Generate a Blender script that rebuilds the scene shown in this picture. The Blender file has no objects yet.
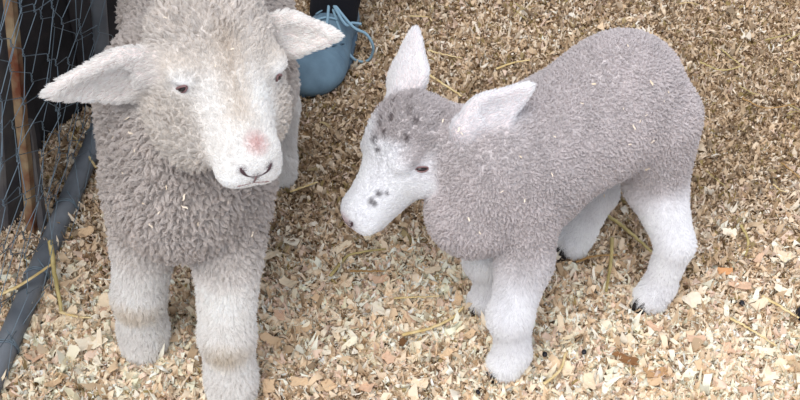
import bpy, math, random
import numpy as np
from mathutils import Vector, kdtree

rng = np.random.default_rng(7)
random.seed(7)
COL = bpy.context.scene.collection
FUR = 1.0                      # fur density

# ------------------------------------------------------------------ camera
F = 1100.0
PIT = math.radians(42)
H = 1.19
cam_d = bpy.data.cameras.new('camera')
cam = bpy.data.objects.new('camera', cam_d)
COL.objects.link(cam)
cam.location = (0, 0, H)
cam.rotation_euler = (math.radians(90) - PIT, 0, 0)
cam_d.sensor_width = 36
cam_d.lens = 36 * F / 800
cam_d.clip_start = 0.05
bpy.context.scene.camera = cam

# ------------------------------------------------------------------ light
w = bpy.data.worlds.new('overcast_sky')
bpy.context.scene.world = w
w.use_nodes = True
bg = w.node_tree.nodes['Background']
bg.inputs[0].default_value = (0.82, 0.885, 1.0, 1)
bg.inputs[1].default_value = 1.05
sun_d = bpy.data.lights.new('soft_sun', 'SUN')
sun_d.energy = 3.2
sun_d.angle = math.radians(50)
sun_d.color = (1.0, 0.975, 0.945)
sun = bpy.data.objects.new('soft_sun', sun_d)
COL.objects.link(sun)
sun.rotation_euler = Vector((-0.28, -0.55, 1.0)).to_track_quat('Z', 'Y').to_euler()
vs = bpy.context.scene.view_settings
vs.view_transform = 'Standard'
vs.look = 'None'
vs.gamma = 1
vs.use_curve_mapping = False
vs.exposure = 0.0
bpy.context.scene.cycles.max_bounces = 6
bpy.context.scene.cycles.transparent_max_bounces = 8

# ------------------------------------------------------------------ helpers
fw = np.array([0, math.cos(PIT), -math.sin(PIT)])
up = np.array([0, math.sin(PIT), math.cos(PIT)])
rt = np.array([1.0, 0, 0])
CAM = np.array([0, 0, H])

def at(px, py, z=0.0):
    """point of the photo at world height z"""
    d = fw + rt * (px - 400) / F - up * (py - 200) / F
    return CAM + d * ((z - H) / d[2])

def at_d(px, py, d):
    return CAM + (fw + rt * (px - 400) / F - up * (py - 200) / F) * d

def depth(p):
    return float((np.array(p) - CAM) @ fw)

def camvec(r, u, b):
    """vector from photo right / photo up / towards the viewer"""
    v = rt * r + up * u - fw * b
    return v / np.linalg.norm(v)

def srgb(r, g, b):
    f = lambda c: (c / 255 / 12.92) if c / 255 <= 0.04045 else ((c / 255 + 0.055) / 1.055) ** 2.4
    return np.array([f(r), f(g), f(b)])

def unit(v):
    v = np.asarray(v, float)
    return v / np.maximum(np.linalg.norm(v, axis=-1, keepdims=True), 1e-9)

def lumps(p, s, seed=0):
    """cheap smooth noise, about -1..1"""
    r = np.random.default_rng(seed)
    out = np.zeros(len(p))
    for k in range(6):
        d = unit(r.normal(size=3)) * s * r.uniform(0.6, 1.7)
        out += np.sin(p @ d + r.uniform(0, 6.28))
    return out / 2.6

def ground_h(x, y):
    return 0.0035 * (np.sin(x * 17 + 1.3 * np.sin(y * 9)) + np.sin(y * 21 + 1.7 * np.sin(x * 11 + 2)))

def material(name, color, rough=0.8, attr=None, sheen=0.0, bump=None, metal=0.0, trans=0.0, var=None, spec=0.3):
    m = bpy.data.materials.new(name)
    m.use_nodes = True
    nt = m.node_tree
    b = nt.nodes['Principled BSDF']
    b.inputs['Roughness'].default_value = rough
    b.inputs['Metallic'].default_value = metal
    b.inputs['Specular IOR Level'].default_value = spec
    if sheen:
        b.inputs['Sheen Weight'].default_value = sheen
    b.inputs['Base Color'].default_value = (*color, 1)
    src = None
    if attr:
        a = nt.nodes.new('ShaderNodeAttribute')
        a.attribute_name = attr
        src = a.outputs['Color']
        nt.links.new(src, b.inputs['Base Color'])
    if var:
        n = nt.nodes.new('ShaderNodeTexNoise')
        tc = nt.nodes.new('ShaderNodeTexCoord')
        nt.links.new(tc.outputs['Object'], n.inputs['Vector'])
        n.inputs['Scale'].default_value = var[0]
        n.inputs['Detail'].default_value = 6
        r = nt.nodes.new('ShaderNodeValToRGB')
        r.color_ramp.elements[0].position = 0.35
        r.color_ramp.elements[1].position = 0.65
        r.color_ramp.elements[0].color = (*color, 1)
        r.color_ramp.elements[1].color = (*var[1], 1)
        nt.links.new(n.outputs['Fac'], r.inputs['Fac'])
        src = r.outputs['Color']
        nt.links.new(src, b.inputs['Base Color'])
    if bump:
        n = nt.nodes.new('ShaderNodeTexNoise')
        tc = nt.nodes.new('ShaderNodeTexCoord')
        nt.links.new(tc.outputs['Object'], n.inputs['Vector'])
        n.inputs['Scale'].default_value = bump[0]
        n.inputs['Detail'].default_value = 5
        bn = nt.nodes.new('ShaderNodeBump')
        bn.inputs['Strength'].default_value = bump[1]
        bn.inputs['Distance'].default_value = bump[2]
        nt.links.new(n.outputs['Fac'], bn.inputs['Height'])
        nt.links.new(bn.outputs['Normal'], b.inputs['Normal'])
    if trans:
        t = nt.nodes.new('ShaderNodeBsdfTranslucent')
        t.inputs['Color'].default_value = (*color, 1)
        if src:
            nt.links.new(src, t.inputs['Color'])
        mx = nt.nodes.new('ShaderNodeMixShader')
        mx.inputs[0].default_value = trans
        nt.links.new(b.outputs[0], mx.inputs[1])
        nt.links.new(t.outputs[0], mx.inputs[2])
        nt.links.new(mx.outputs[0], nt.nodes['Material Output'].inputs[0])
    return m

def empty(name, loc=(0, 0, 0)):
    o = bpy.data.objects.new(name, None)
    COL.objects.link(o)
    o.location = loc
    return o

def tag(o, label=None, cat=None, group=None, kind=None):
    if label: o['label'] = label
    if cat: o['category'] = cat
    if group: o['group'] = group
    if kind: o['kind'] = kind
    return o

def mesh_obj(name, verts, faces, mat, parent=None, colors=None, smooth=True, attr='Col'):
    """mesh in world coordinates; origin moved to its own base"""
    verts = np.asarray(verts, float)
    org = np.array([verts[:, 0].mean(), verts[:, 1].mean(), verts[:, 2].min()])
    me = bpy.data.meshes.new(name)
    faces = np.asarray(faces) if not isinstance(faces, list) else faces
    v = verts - org
    if isinstance(faces, np.ndarray):
        n, k = faces.shape
        me.vertices.add(len(v)); me.vertices.foreach_set('co', v.ravel())
        me.loops.add(n * k); me.loops.foreach_set('vertex_index', faces.ravel().astype(np.int32))
        me.polygons.add(n)
        me.polygons.foreach_set('loop_start', np.arange(0, n * k, k, dtype=np.int32))
        me.update(calc_edges=True)
        me.validate()
    else:
        me.from_pydata(v.tolist(), [], faces)
        me.update()
    if smooth:
        me.polygons.foreach_set('use_smooth', np.ones(len(me.polygons), bool))
    if colors is not None:
        a = me.attributes.new(attr, 'FLOAT_COLOR', 'POINT')
        c = np.ones((len(v), 4)); c[:, :3] = colors
        a.data.foreach_set('color', c.ravel())
    me.materials.append(mat)
    o = bpy.data.objects.new(name, me)
    COL.objects.link(o)
    if parent is not None:
        o.parent = parent
        pl = Vector((0, 0, 0)); q = parent
        while q: pl += q.location; q = q.parent
        o.location = Vector(org) - pl
    else:
        o.location = org
    return o

def tube(points, radii, sides=8, flat=None, closed_ends=True):
    """tube through points -> verts, faces (list); flat=(w,t) squashes it"""
    P = np.asarray(points, float)
    n = len(P)
    R = np.full(n, radii) if np.isscalar(radii) else np.asarray(radii, float)
    T = np.gradient(P, axis=0); T = unit(T)
    ref = np.array([0, 0, 1.0]) if abs(T[0, 2]) < 0.9 else np.array([1.0, 0, 0])
    V = []; nrm = unit(np.cross(T[0], ref))
    for i in range(n):
        nrm = nrm - T[i] * (nrm @ T[i]); nrm = unit(nrm)
        b = np.cross(T[i], nrm)
        for k in range(sides):
            a = 2 * math.pi * k / sides
            sx, sy = (flat if flat else (1, 1))
            V.append(P[i] + R[i] * (nrm * math.cos(a) * sx + b * math.sin(a) * sy))
    Fc = []
    for i in range(n - 1):
        for k in range(sides):
            k2 = (k + 1) % sides
            Fc.append((i * sides + k, i * sides + k2, (i + 1) * sides + k2, (i + 1) * sides + k))
    if closed_ends:
        Fc.append(tuple(range(sides))[::-1])
        Fc.append(tuple((n - 1) * sides + k for k in range(sides)))
    return V, Fc

def join(parts):
    V = []; Fc = []
    for v, f in parts:
        o = len(V)
        V += list(v)
        Fc += [tuple(i + o for i in t) for t in f]
    return V, Fc

def spline(pts, n=24):
    """Catmull-Rom through points"""
    P = np.asarray(pts, float)
    P = np.vstack([2 * P[0] - P[1], P, 2 * P[-1] - P[-2]])
    out = []
    segs = len(P) - 3
    for s in range(segs):
        p0, p1, p2, p3 = P[s:s + 4]
        m = max(2, n // segs)
        for t in np.linspace(0, 1, m, endpoint=(s == segs - 1)):
            out.append(0.5 * ((2 * p1) + (-p0 + p2) * t + (2 * p0 - 5 * p1 + 4 * p2 - p3) * t * t + (-p0 + 3 * p1 - 3 * p2 + p3) * t ** 3))
    return np.array(out)

# ------------------------------------------------------------------ implicit bodies
def cone(a, b, r1, r2, tag_=None, k=0.02):
    return dict(t='cone', a=np.array(a, float), b=np.array(b, float), r1=r1, r2=r2, z=tag_, k=k)

def ell(c, r, M=None, tag_=None, k=0.02, bend=0.0, tp=0.0):
    return dict(tp=tp, t='ell', c=np.array(c, float), r=np.array(r, float), M=np.eye(3) if M is None else np.array(M), z=tag_, k=k, bend=bend)

def sd(pr, P):
    if pr['t'] == 'cone':
        ba = pr['b'] - pr['a']
        h = np.clip(((P - pr['a']) @ ba) / (ba @ ba), 0, 1)
        return np.linalg.norm(P - pr['a'] - h[:, None] * ba, axis=1) - (pr['r1'] * (1 - h) + pr['r2'] * h)
    q = (P - pr['c']) @ pr['M'].T            # rows of M are the local axes
    if pr['bend']:
        q = q.copy(); q[:, 2] -= pr['bend'] * q[:, 0] ** 2
    if pr['tp']:
        q = q.copy(); q[:, 0] /= 1 - pr['tp'] * np.clip(q[:, 1] / pr['r'][1], -1, 1)
    k0 = np.linalg.norm(q / pr['r'], axis=1)
    k1 = np.linalg.norm(q / pr['r'] ** 2, axis=1)
    return np.where(k0 < 1e-4, -pr['r'].min(), k0 * (k0 - 1) / np.maximum(k1, 1e-6))

def field(adds, cuts, P):
    P = np.asarray(P, float)
    d = np.full(len(P), 1e3)
    for pr in adds:
        k = pr['k']
        s = sd(pr, P)
        h = np.maximum(k - np.abs(d - s), 0) / k
        d = np.minimum(d, s) - h * h * k * 0.25
    for pr in cuts:
        k = pr['k']
        s = -sd(pr, P)
        h = np.maximum(k - np.abs(d - s), 0) / k
        d = np.maximum(d, s) + h * h * k * 0.25
    return d

def grad(adds, cuts, P, e=0.0015):
    g = np.empty((len(P), 3))
    for i in range(3):
        o = np.zeros(3); o[i] = e
        g[:, i] = field(adds, cuts, P + o) - field(adds, cuts, P - o)
    return g / (2 * e)

def bounds(adds):
    lo = np.full(3, 1e9); hi = -lo
    for p in adds:
        if p['t'] == 'cone':
            for q, r in ((p['a'], p['r1']), (p['b'], p['r2'])):
                lo = np.minimum(lo, q - r); hi = np.maximum(hi, q + r)
        else:
            R = p['r'].max()
            lo = np.minimum(lo, p['c'] - R); hi = np.maximum(hi, p['c'] + R)
    return lo - 0.012, hi + 0.012

def surface(adds, cuts, res):
    """naive surface nets"""
    lo, hi = bounds(adds)
    n = np.ceil((hi - lo) / res).astype(int) + 1
    gx, gy, gz = [lo[i] + res * np.arange(n[i]) for i in range(3)]
    D = np.empty(n)
    for i in range(n[0]):
        Y, Z = np.meshgrid(gy, gz, indexing='ij')
        P = np.stack([np.full(Y.size, gx[i]), Y.ravel(), Z.ravel()], 1)
        D[i] = field(adds, cuts, P).reshape(Y.shape)
    S = D < 0
    c = np.zeros(np.array(n) - 1, int)
    for a in (0, 1):
        for b in (0, 1):
            for e in (0, 1):
                c += S[a:n[0] - 1 + a, b:n[1] - 1 + b, e:n[2] - 1 + e]
    act = (c > 0) & (c < 8)
    idx = -np.ones(act.shape, int)
    cells = np.argwhere(act)
    idx[act] = np.arange(len(cells))
    V = lo + (cells + 0.5) * res
    for _ in range(4):
        g = grad(adds, cuts, V); d = field(adds, cuts, V)
        V = V - g * np.clip(d / np.maximum((g * g).sum(1), 0.15), -res * .7, res * .7)[:, None]
    faces = []
    for ax in range(3):
        A = np.moveaxis(S, ax, 0)
        I = np.moveaxis(idx, ax, 0)
        ch = A[:-1] != A[1:]
        e = np.argwhere(ch)
        e = e[(e[:, 1] > 0) & (e[:, 2] > 0) & (e[:, 1] < A.shape[1] - 1) & (e[:, 2] < A.shape[2] - 1)]
        i, j, k = e.T
        q = np.stack([I[i, j - 1, k - 1], I[i, j, k - 1], I[i, j, k], I[i, j - 1, k]], 1)
        flip = A[i, j, k]
        if ax == 1: flip = ~flip
        q[~flip] = q[~flip][:, ::-1]
        faces.append(q)
    Fq = np.vstack(faces)
    Fq = Fq[(Fq >= 0).all(1)]
    # relax once for even quads
    for _ in range(2):
        acc = np.zeros_like(V); cnt = np.zeros(len(V))
        for a, b in ((0, 1), (1, 2), (2, 3), (3, 0)):
            np.add.at(acc, Fq[:, a], V[Fq[:, b]]); np.add.at(cnt, Fq[:, a], 1)
            np.add.at(acc, Fq[:, b], V[Fq[:, a]]); np.add.at(cnt, Fq[:, b], 1)
        V = V * 0.4 + 0.6 * acc / cnt[:, None]
        g = grad(adds, cuts, V); d = field(adds, cuts, V)
        V = V - g * np.clip(d / np.maximum((g * g).sum(1), 0.15), -res * .5, res * .5)[:, None]
    return V, Fq

def zone_weights(adds, P, names, sharp=0.006):
    W = np.zeros((len(P), len(names)))
    for pr in adds:
        if pr['z'] is None: continue
        s = sd(pr, P)
        i = names.index(pr['z'])
        W[:, i] = np.maximum(W[:, i], np.exp(-np.clip(s, -0.03, 0.1) / sharp))
    return W / W.sum(1, keepdims=True)

def hair_object(name, P, R, C, mat, parent):
    """P (n,k,3) world strand points, R (n,k) radii, C (n,3) colours"""
    n, k, _ = P.shape
    cu = bpy.data.hair_curves.new(name)
    cu.add_curves([k] * n)
    pl = Vector((0, 0, 0)); q = parent
    while q: pl += q.location; q = q.parent
    cu.attributes['position'].data.foreach_set('vector', (P - np.array(pl)).astype(np.float32).ravel())
    a = cu.attributes.get('radius') or cu.attributes.new('radius', 'FLOAT', 'POINT')
    a.data.foreach_set('value', R.astype(np.float32).ravel())
    c = cu.attributes.new('Col', 'FLOAT_COLOR', 'POINT')
    cc = np.ones((n, k, 4), np.float32); cc[:, :, :3] = C[:, None, :]
    c.data.foreach_set('color', cc.ravel())
    cu.materials.append(mat)
    o = bpy.data.objects.new(name, cu)
    COL.objects.link(o)
    o.parent = parent
    return o

def sample_surface(V, Fq, n):
    a, b, c, d = (V[Fq[:, i]] for i in range(4))
    A = 0.5 * np.linalg.norm(np.cross(c - a, d - b), axis=1)
    f = rng.choice(len(Fq), n, p=A / A.sum())
    u, v = rng.random((n, 1)), rng.random((n, 1))
    return (a[f] * (1 - u) * (1 - v) + b[f] * u * (1 - v) + c[f] * u * v + d[f] * (1 - u) * v), A.sum()

fur_mat = material('wool_fibre', (0.6, 0.6, 0.6), rough=0.95, attr='Col', trans=0.45, spec=0.05)
skin_mat = material('lamb_skin', (0.6, 0.55, 0.5), rough=0.9, attr='Col', spec=0.1)
hoof_mat = material('hoof_horn', srgb(38, 34, 34), rough=0.6)
eye_mat = material('eye_dark', srgb(30, 20, 22), rough=0.12, spec=0.6)
lid_mat = material('eyelid_pink', srgb(128, 98, 98), rough=0.7)
nostril_mat = material('nostril_dark', srgb(70, 50, 54), rough=.7)
mouth_mat = material('mouth_line', srgb(158, 126, 124), rough=.7)

# head model in its own frame: x right, y to the nose, z out of the forehead (metres at scale 1)
def head_prims(O, X, Y, Z, s, fat):
    M = np.array([X, Y, Z])
    L = lambda x, y, z: O + s * (x * fat * X + y * Y + z * fat * Z)
    V3 = lambda a, b, c: s * np.array([a * fat, b, c * fat])
    A = [
        ell(L(0, -.026, -.002), V3(.043, .052, .042), M, 'poll', .02),
        ell(L(0, .008, -.006), V3(.042, .040, .034), M, 'face', .02),
        cone(L(0, .02, -.010), L(0, .088, -.019), s * fat * .032, s * fat * .0235, 'face', .02),
        ell(L(0, .100, -.018), V3(.0225, .022, .0185), M, 'face', .012),
        cone(L(0, -.03, -.038), L(0, .092, -.037), s * fat * .025, s * fat * .0125, 'face', .02),
    ]
    for sx in (-1, 1):
        A += [
            ell(L(sx * .024, -.010, -.026), V3(.021, .042, .029), M, 'face', .02),
            ell(L(sx * .011, .106, -.026), V3(.013, .015, .0115), M, 'face', .008),
            ell(L(sx * .034, .014, .011), V3(.012, .020, .008), M, 'face', .012),
        ]
    Cc = []
    return A, Cc, L

def ear_prims(root, tip, width, thick, facing, bend, zone='ear'):
    """leaf shaped cupped ear; facing = direction of the ear's open side"""
    ax = unit(tip - root); Ln = np.linalg.norm(tip - root)
    n = np.array(facing, float); n = unit(n - ax * (n @ ax))
    wd = np.cross(ax, n)
    M = np.array([wd, ax, n])
    c = root + ax * Ln * 0.50
    A = [ell(c, [width * .38, Ln * .54, thick], M, zone, .012, bend, .45),
         ell(root + ax * Ln * .22, [width * .50, Ln * .34, thick * 1.25], M, zone, .012, bend),
         cone(root - ax * .014, root + ax * Ln * .35, width * .30, thick * 1.05, zone, .015)]
    cut = [ell(c + n * (thick * 1.10), [width * .29, Ln * .38, thick * .95], M, None, .006, bend, .45)]
    return A, cut, ax, n, c

def leg_prims(J, R, zone='leg', k=0.012, top=None):
    out = []
    for i in range(len(J) - 1):
        out.append(cone(J[i], J[i + 1], R[i], R[i + 1], (top if (i == 0 and top) else zone), k))
    return out

def hooves(root, foot, heading, w=0.017):
    """cloven hoof: two pointed toes under the pastern"""
    h = unit(np.array([heading[0], heading[1], 0.0])); s = np.array([-h[1], h[0], 0])
    V = []; Fc = []
    for sg in (-1, 1):
        o = len(V)
        ring = [(-.9, 0), (-.9, .9), (.2, 1.0), (1.25, .45), (1.35, .1), (.6, 0)]
        for lvl, (z, sc) in enumerate(((0.0, 1.0), (.012, .92), (.022, .75))):
            for (a, b) in ring:
                V.append(np.array(foot) + h * (a * sc - lvl * .12) * w + s * sg * (b * sc + .08) * w * .75 + np.array([0, 0, z]))
        n = len(ring)
        for l in range(2):
            for k in range(n):
                q = (o + l * n + k, o + l * n + (k + 1) % n, o + (l + 1) * n + (k + 1) % n, o + (l + 1) * n + k)
                Fc.append(q if sg > 0 else q[::-1])
        Fc.append(tuple(o + k for k in range(n)) if sg < 0 else tuple(o + k for k in range(n))[::-1])
        Fc.append(tuple(o + 2 * n + k for k in range(n)) if sg > 0 else tuple(o + 2 * n + k for k in range(n))[::-1])
    return mesh_obj('hoof', V, Fc, hoof_mat, root, smooth=False)

def ico(c, r, M, n=14, m=9):
    V = []; Fc = []
    for i in range(m + 1):
        th = math.pi * i / m
        for k in range(n):
            ph = 2 * math.pi * k / n
            q = np.array([math.sin(th) * math.cos(ph), math.sin(th) * math.sin(ph), math.cos(th)]) * r
            V.append(np.array(c) + q @ np.array(M))
    for i in range(m):
        for k in range(n):
            Fc.append((i * n + k, (i + 1) * n + k, (i + 1) * n + (k + 1) % n, i * n + (k + 1) % n))
    return V, Fc

def march(adds, cuts, p, d, far=.12):
    """last point inside the body going from p along d"""
    d = unit(d); t = np.arange(0, far, .0005)
    f = field(adds, cuts, p + d * t[:, None])
    k = np.where(f < 0)[0]
    return p + d * t[k[-1]] if len(k) else p

def hit(adds, cuts, px, py):
    r = fw + rt * (px - 400) / F - up * (py - 200) / F
    t = np.arange(.8, 2.2, .001)
    f = field(adds, cuts, CAM + r * t[:, None])
    k = np.where(f < 0)[0]
    return CAM + r * t[k[0]] if len(k) else np.array([9., 9, 9])

def face_marks(adds, cuts, L, X, Y, U, s, fat, eyexyz):
    """eye centres, nostril, lip and mouth lines lying on the skin"""
    m = {}
    m['eye'] = []
    for sx in (-1, 1):
        m['eye'].append((sx, march(adds, cuts, L(0, eyexyz[1], eyexyz[2]), sx * X + .12 * U)))
    nose = lambda x, z: march(adds, cuts, L(x * .7, .06, z), Y + X * x * 6)
    m['nostril'] = [[nose(sx * a, b) for a, b in ((.0022, -.0185), (.0050, -.0178), (.0082, -.0160), (.0108, -.0132), (.0120, -.0108))] for sx in (-1, 1)]
    m['lip'] = [nose(0, b) for b in (-.0185, -.021, -.024, -.027)]
    m['mouth'] = [nose(a, -.0270 - 12 * a * a) for a in np.linspace(-.0125, .0125, 13)]
    return m

def build_lamb(name, spec):
    """spec: adds, cuts, head L-function and axes, zone table, colour rule"""
    adds, cuts = spec['adds'], spec['cuts']
    V, Fq = surface(adds, cuts, spec.get('res', 0.0035))
    foot_z = V[:, 2].min()
    names = list(spec['zones'])
    col_of = spec['color']
    Wv = zone_weights(adds, V, names)
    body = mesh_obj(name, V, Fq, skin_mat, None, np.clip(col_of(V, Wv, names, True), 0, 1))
    # ---- strands
    n = int(spec['hairs'] * FUR)
    P0, area = sample_surface(V, Fq, n)
    keep = P0[:, 2] > 0.004
    P0 = P0[keep]
    N = unit(grad(adds, cuts, P0))
    W = zone_weights(adds, P0, names)
    Z = spec['zones']
    def mix(key): return W @ np.array([Z[q][key] for q in names], float)
    ln = mix('len'); lay = mix('lay'); clump = mix('clump'); curl = mix('curl'); rad = mix('rad')
    flow = W @ np.array([Z[q]['flow'] for q in names], float)
    if 'flowfix' in spec: flow = spec['flowfix'](P0, W, names, flow)
    bare = np.ones(len(P0))
    for (c, r) in spec['bare']:
        bare *= np.clip((np.linalg.norm(P0 - c, axis=1) - r) / (r * .8), 0.0, 1)
    ln = ln * (0.12 + 0.88 * bare) * rng.uniform(0.7, 1.15, len(P0))
    ln = ln * spec['lenfix'](P0) if 'lenfix' in spec else ln
    keep = bare > 0.05
    P0, N, W, ln, lay, clump, curl, rad, flow = (a[keep] for a in (P0, N, W, ln, lay, clump, curl, rad, flow))
    T = flow - N * (flow * N).sum(1, keepdims=True)
    T = unit(T + 1e-6)
    # locks of wool: neighbouring strands share a tip
    nc = int(area / (spec['lock'] ** 2))
    ci = rng.choice(len(P0), nc, replace=False)
    kd = kdtree.KDTree(nc)
    for j, i in enumerate(ci): kd.insert(P0[i], j)
    kd.balance()
    near = np.array([kd.find(p)[1] for p in P0])
    cc = ci[near]
    rj = unit(rng.normal(size=(nc, 3)))[near]
    D = unit(N + T * lay[:, None] + 0.16 * rng.normal(size=P0.shape))
    Dc = unit(N[cc] + T[cc] * lay[cc][:, None] + rj * 0.55)
    tipc = P0[cc] + Dc * ln[:, None] * rng.uniform(.85, 1.1, (nc,))[near][:, None]
    K = 6
    ts = np.linspace(0, 1, K)
    B = np.cross(N, T)
    ph = rng.uniform(0, 6.28, nc)[near] + rng.normal(size=len(P0)) * .5
    turns = rng.uniform(.7, 1.3, nc)[near]
    P = np.empty((len(P0), K, 3))
    for j, t in enumerate(ts):
        straight = P0 + D * ln[:, None] * t
        tocl = P0 * (1 - t) + tipc * t
        a = (clump * min(1, 1.25 * t ** .8))[:, None]
        p = straight * (1 - a) + tocl * a
        ang = ph + 6.28 * turns * t
        p = p + (T * np.cos(ang)[:, None] + B * np.sin(ang)[:, None]) * (curl * t)[:, None]
        P[:, j] = p
    P[:, :, 2] = np.maximum(P[:, :, 2], 0.002)
    Rr = rad[:, None] * np.array([1, 1, .95, .85, .7, .4])[None, :]
    Cl = col_of(P0, W, names, False)
    lockv = rng.normal(size=nc)[near] * spec['lockvar']
    Cl = Cl * (1 + lockv[:, None] * clump[:, None] + rng.normal(size=(len(P0), 1)) * .05)
    fl = hair_object('fleece', P, Rr, np.clip(Cl, 0.01, .95), fur_mat, body)
    # ---- eyes, nostrils, mouth
    L, X, Y, Zx, s = spec['head']
    mk = spec['marks']
    for sx, p in mk['eye']:
        nn = unit(grad(adds, cuts, p[None]))[0]
        ya = Y * .75 + Zx * .65; ya = unit(ya - nn * (ya @ nn)); za = np.cross(nn, ya)
        v, f = ico(p - nn * (.0020 - spec.get('eyeout', 0)) * s, s * np.array([.0050, .0076, .0029]) * spec.get('eyek', 1), np.array([nn, ya, za]))
        mesh_obj('eye', v, f, eye_mat, body)
        pts = []
        for k in range(21):
            a = 2 * math.pi * k / 20
            pts.append(p + s * (nn * (.0022 - .0022 * abs(math.cos(a)) ** 2) + ya * .0084 * math.cos(a) + za * .0034 * math.sin(a)))
        v, f = tube(pts, s * .0011, 6, closed_ends=False)
        mesh_obj('eyelid', v, f, lid_mat, body)
    for pts in mk['nostril']:
        v, f = tube(spline(pts, 16), s * np.interp(np.linspace(0, 1, len(spline(pts, 16))), [0, .3, .75, 1], [.0005, .0008, .0018, .0008]), 8)
        mesh_obj('nostril', v, f, nostril_mat, body)
    v, f = tube(mk['lip'], s * .0009, 6)
    mesh_obj('lip_cleft', v, f, lid_mat, body)
    v, f = tube(mk['mouth'], s * .0009, 6)
    mesh_obj('mouth', v, f, mouth_mat, body)
    return body, V, Fq, N

# ================================================================== the setting
XR = (-1.7, 1.9); YR = (0.35, 3.4)
nx, ny = 120, 110
gx, gy = np.meshgrid(np.linspace(*XR, nx), np.linspace(*YR, ny), indexing='ij')
gv = np.stack([gx.ravel(), gy.ravel(), ground_h(gx, gy).ravel() - 0.002], 1)
ii, jj = np.meshgrid(np.arange(nx - 1), np.arange(ny - 1), indexing='ij')
b0 = (ii * ny + jj).ravel()
gf = np.stack([b0, b0 + ny, b0 + ny + 1, b0 + 1], 1)
ground_mat = material('packed_sawdust', srgb(120, 92, 62), rough=0.95, bump=(220, 0.8, 0.004), var=(90, srgb(170, 138, 100)))
ground = mesh_obj('ground', gv, gf, ground_mat)
ground['kind'] = 'structure'

# ------------------------------------------------------------------ wood shavings
shaving_mat = material('wood_shaving', (0.6, 0.5, 0.4), rough=0.75, attr='Col', trans=0.22, spec=0.2)
PAL = np.array([srgb(246, 230, 208), srgb(237, 216, 190), srgb(225, 198, 166), srgb(250, 241, 226),
                srgb(204, 177, 145), srgb(170, 143, 113), srgb(126, 104, 81), srgb(158, 138, 92), srgb(226, 200, 182)])
P_FRONT = np.array([.28, .24, .14, .20, .05, .02, .008, .008, .11])
P_BACK = np.array([.06, .12, .18, .03, .20, .17, .12, .08, .04])  # palette weights of the browner mix used towards the back
P_FRONT /= P_FRONT.sum(); P_BACK /= P_BACK.sum()

def back_blend(x, y):  # share of the darker, browner shaving mix, growing towards the back in patches
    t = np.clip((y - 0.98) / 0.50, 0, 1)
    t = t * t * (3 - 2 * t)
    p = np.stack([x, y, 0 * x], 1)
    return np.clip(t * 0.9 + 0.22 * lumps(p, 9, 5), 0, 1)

def flakes(x, y, z, a, b, gu, gw, tilt, curl, jitter):
    """arrays of curled ragged chips; gu x gw vertices each"""
    n = len(x)
    yaw = rng.uniform(0, 2 * math.pi, n)
    nz = unit(np.stack([rng.normal(size=n) * tilt, rng.normal(size=n) * tilt, np.ones(n)], 1))
    e1 = np.stack([np.cos(yaw), np.sin(yaw), 0 * yaw], 1)
    e1 = unit(e1 - nz * (e1 * nz).sum(1, keepdims=True))
    e2 = np.cross(nz, e1)
    us = np.linspace(-.5, .5, gu); ws = np.linspace(-.5, .5, gw)
    V = np.empty((n, gu, gw, 3))
    kc = rng.normal(size=n) * curl
    kt = rng.normal(size=n) * curl * .6
    taper = rng.uniform(-.5, .5, n)
    skew = rng.normal(size=n) * .3
    for i, u in enumerate(us):
        for j, q in enumerate(ws):
            ju = rng.normal(size=n) * jitter; jw = rng.normal(size=n) * jitter
            uu = u + ju; ww = (q + jw) * (1 + taper * u * 1.6) + skew * u
            V[:, i, j] = (e1 * (uu * a)[:, None] + e2 * (ww * b)[:, None]
                          + nz * (kc * a * (u * u - .1) * 2 + kt * a * u * q * 2)[:, None])
    V += np.stack([x, y, z], 1)[:, None, None, :]
    g = ground_h(x, y)
    V[..., 2] = np.maximum(V[..., 2], -0.001) + g[:, None, None]
    base = (np.arange(n) * gu * gw)[:, None]
    fs = []
    for i in range(gu - 1):
        for j in range(gw - 1):
            o = i * gw + j
            fs.append(base + np.array([[o, o + gw, o + gw + 1, o + 1]]))
    return V.reshape(-1, 3), np.concatenate(fs, 0), n, gu * gw

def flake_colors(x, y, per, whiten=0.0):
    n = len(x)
    dt = back_blend(x, y)
    pick_front = rng.choice(len(PAL), n, p=P_FRONT); pick_back = rng.choice(len(PAL), n, p=P_BACK)
    c = PAL[np.where(rng.random(n) < dt, pick_back, pick_front)]
    c = c * (1 + rng.normal(size=(n, 1)) * .07) * (1.06 - .24 * dt[:, None])  # every flake also gets a darker tone towards the back
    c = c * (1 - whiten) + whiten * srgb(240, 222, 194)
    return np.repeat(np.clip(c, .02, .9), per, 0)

def region(n, wide):
    if wide:
        x = rng.uniform(-1.6, 1.8, n); y = rng.uniform(.45, 3.2, n)
        return x, y
    # denser where the photograph looks
    y = 0.72 + 1.55 * rng.random(n) ** 1.1
    hw = 0.50 + 0.42 * (y - .5)
    x = rng.uniform(-1, 1, n) * hw
    return x, y

VV = []; FF = []; CC = []; off = 0
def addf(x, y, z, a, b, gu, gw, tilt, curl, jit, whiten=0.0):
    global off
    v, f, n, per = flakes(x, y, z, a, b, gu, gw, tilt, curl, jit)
    VV.append(v); FF.append(f + off); CC.append(flake_colors(x, y, per, whiten)); off += len(v)

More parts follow.
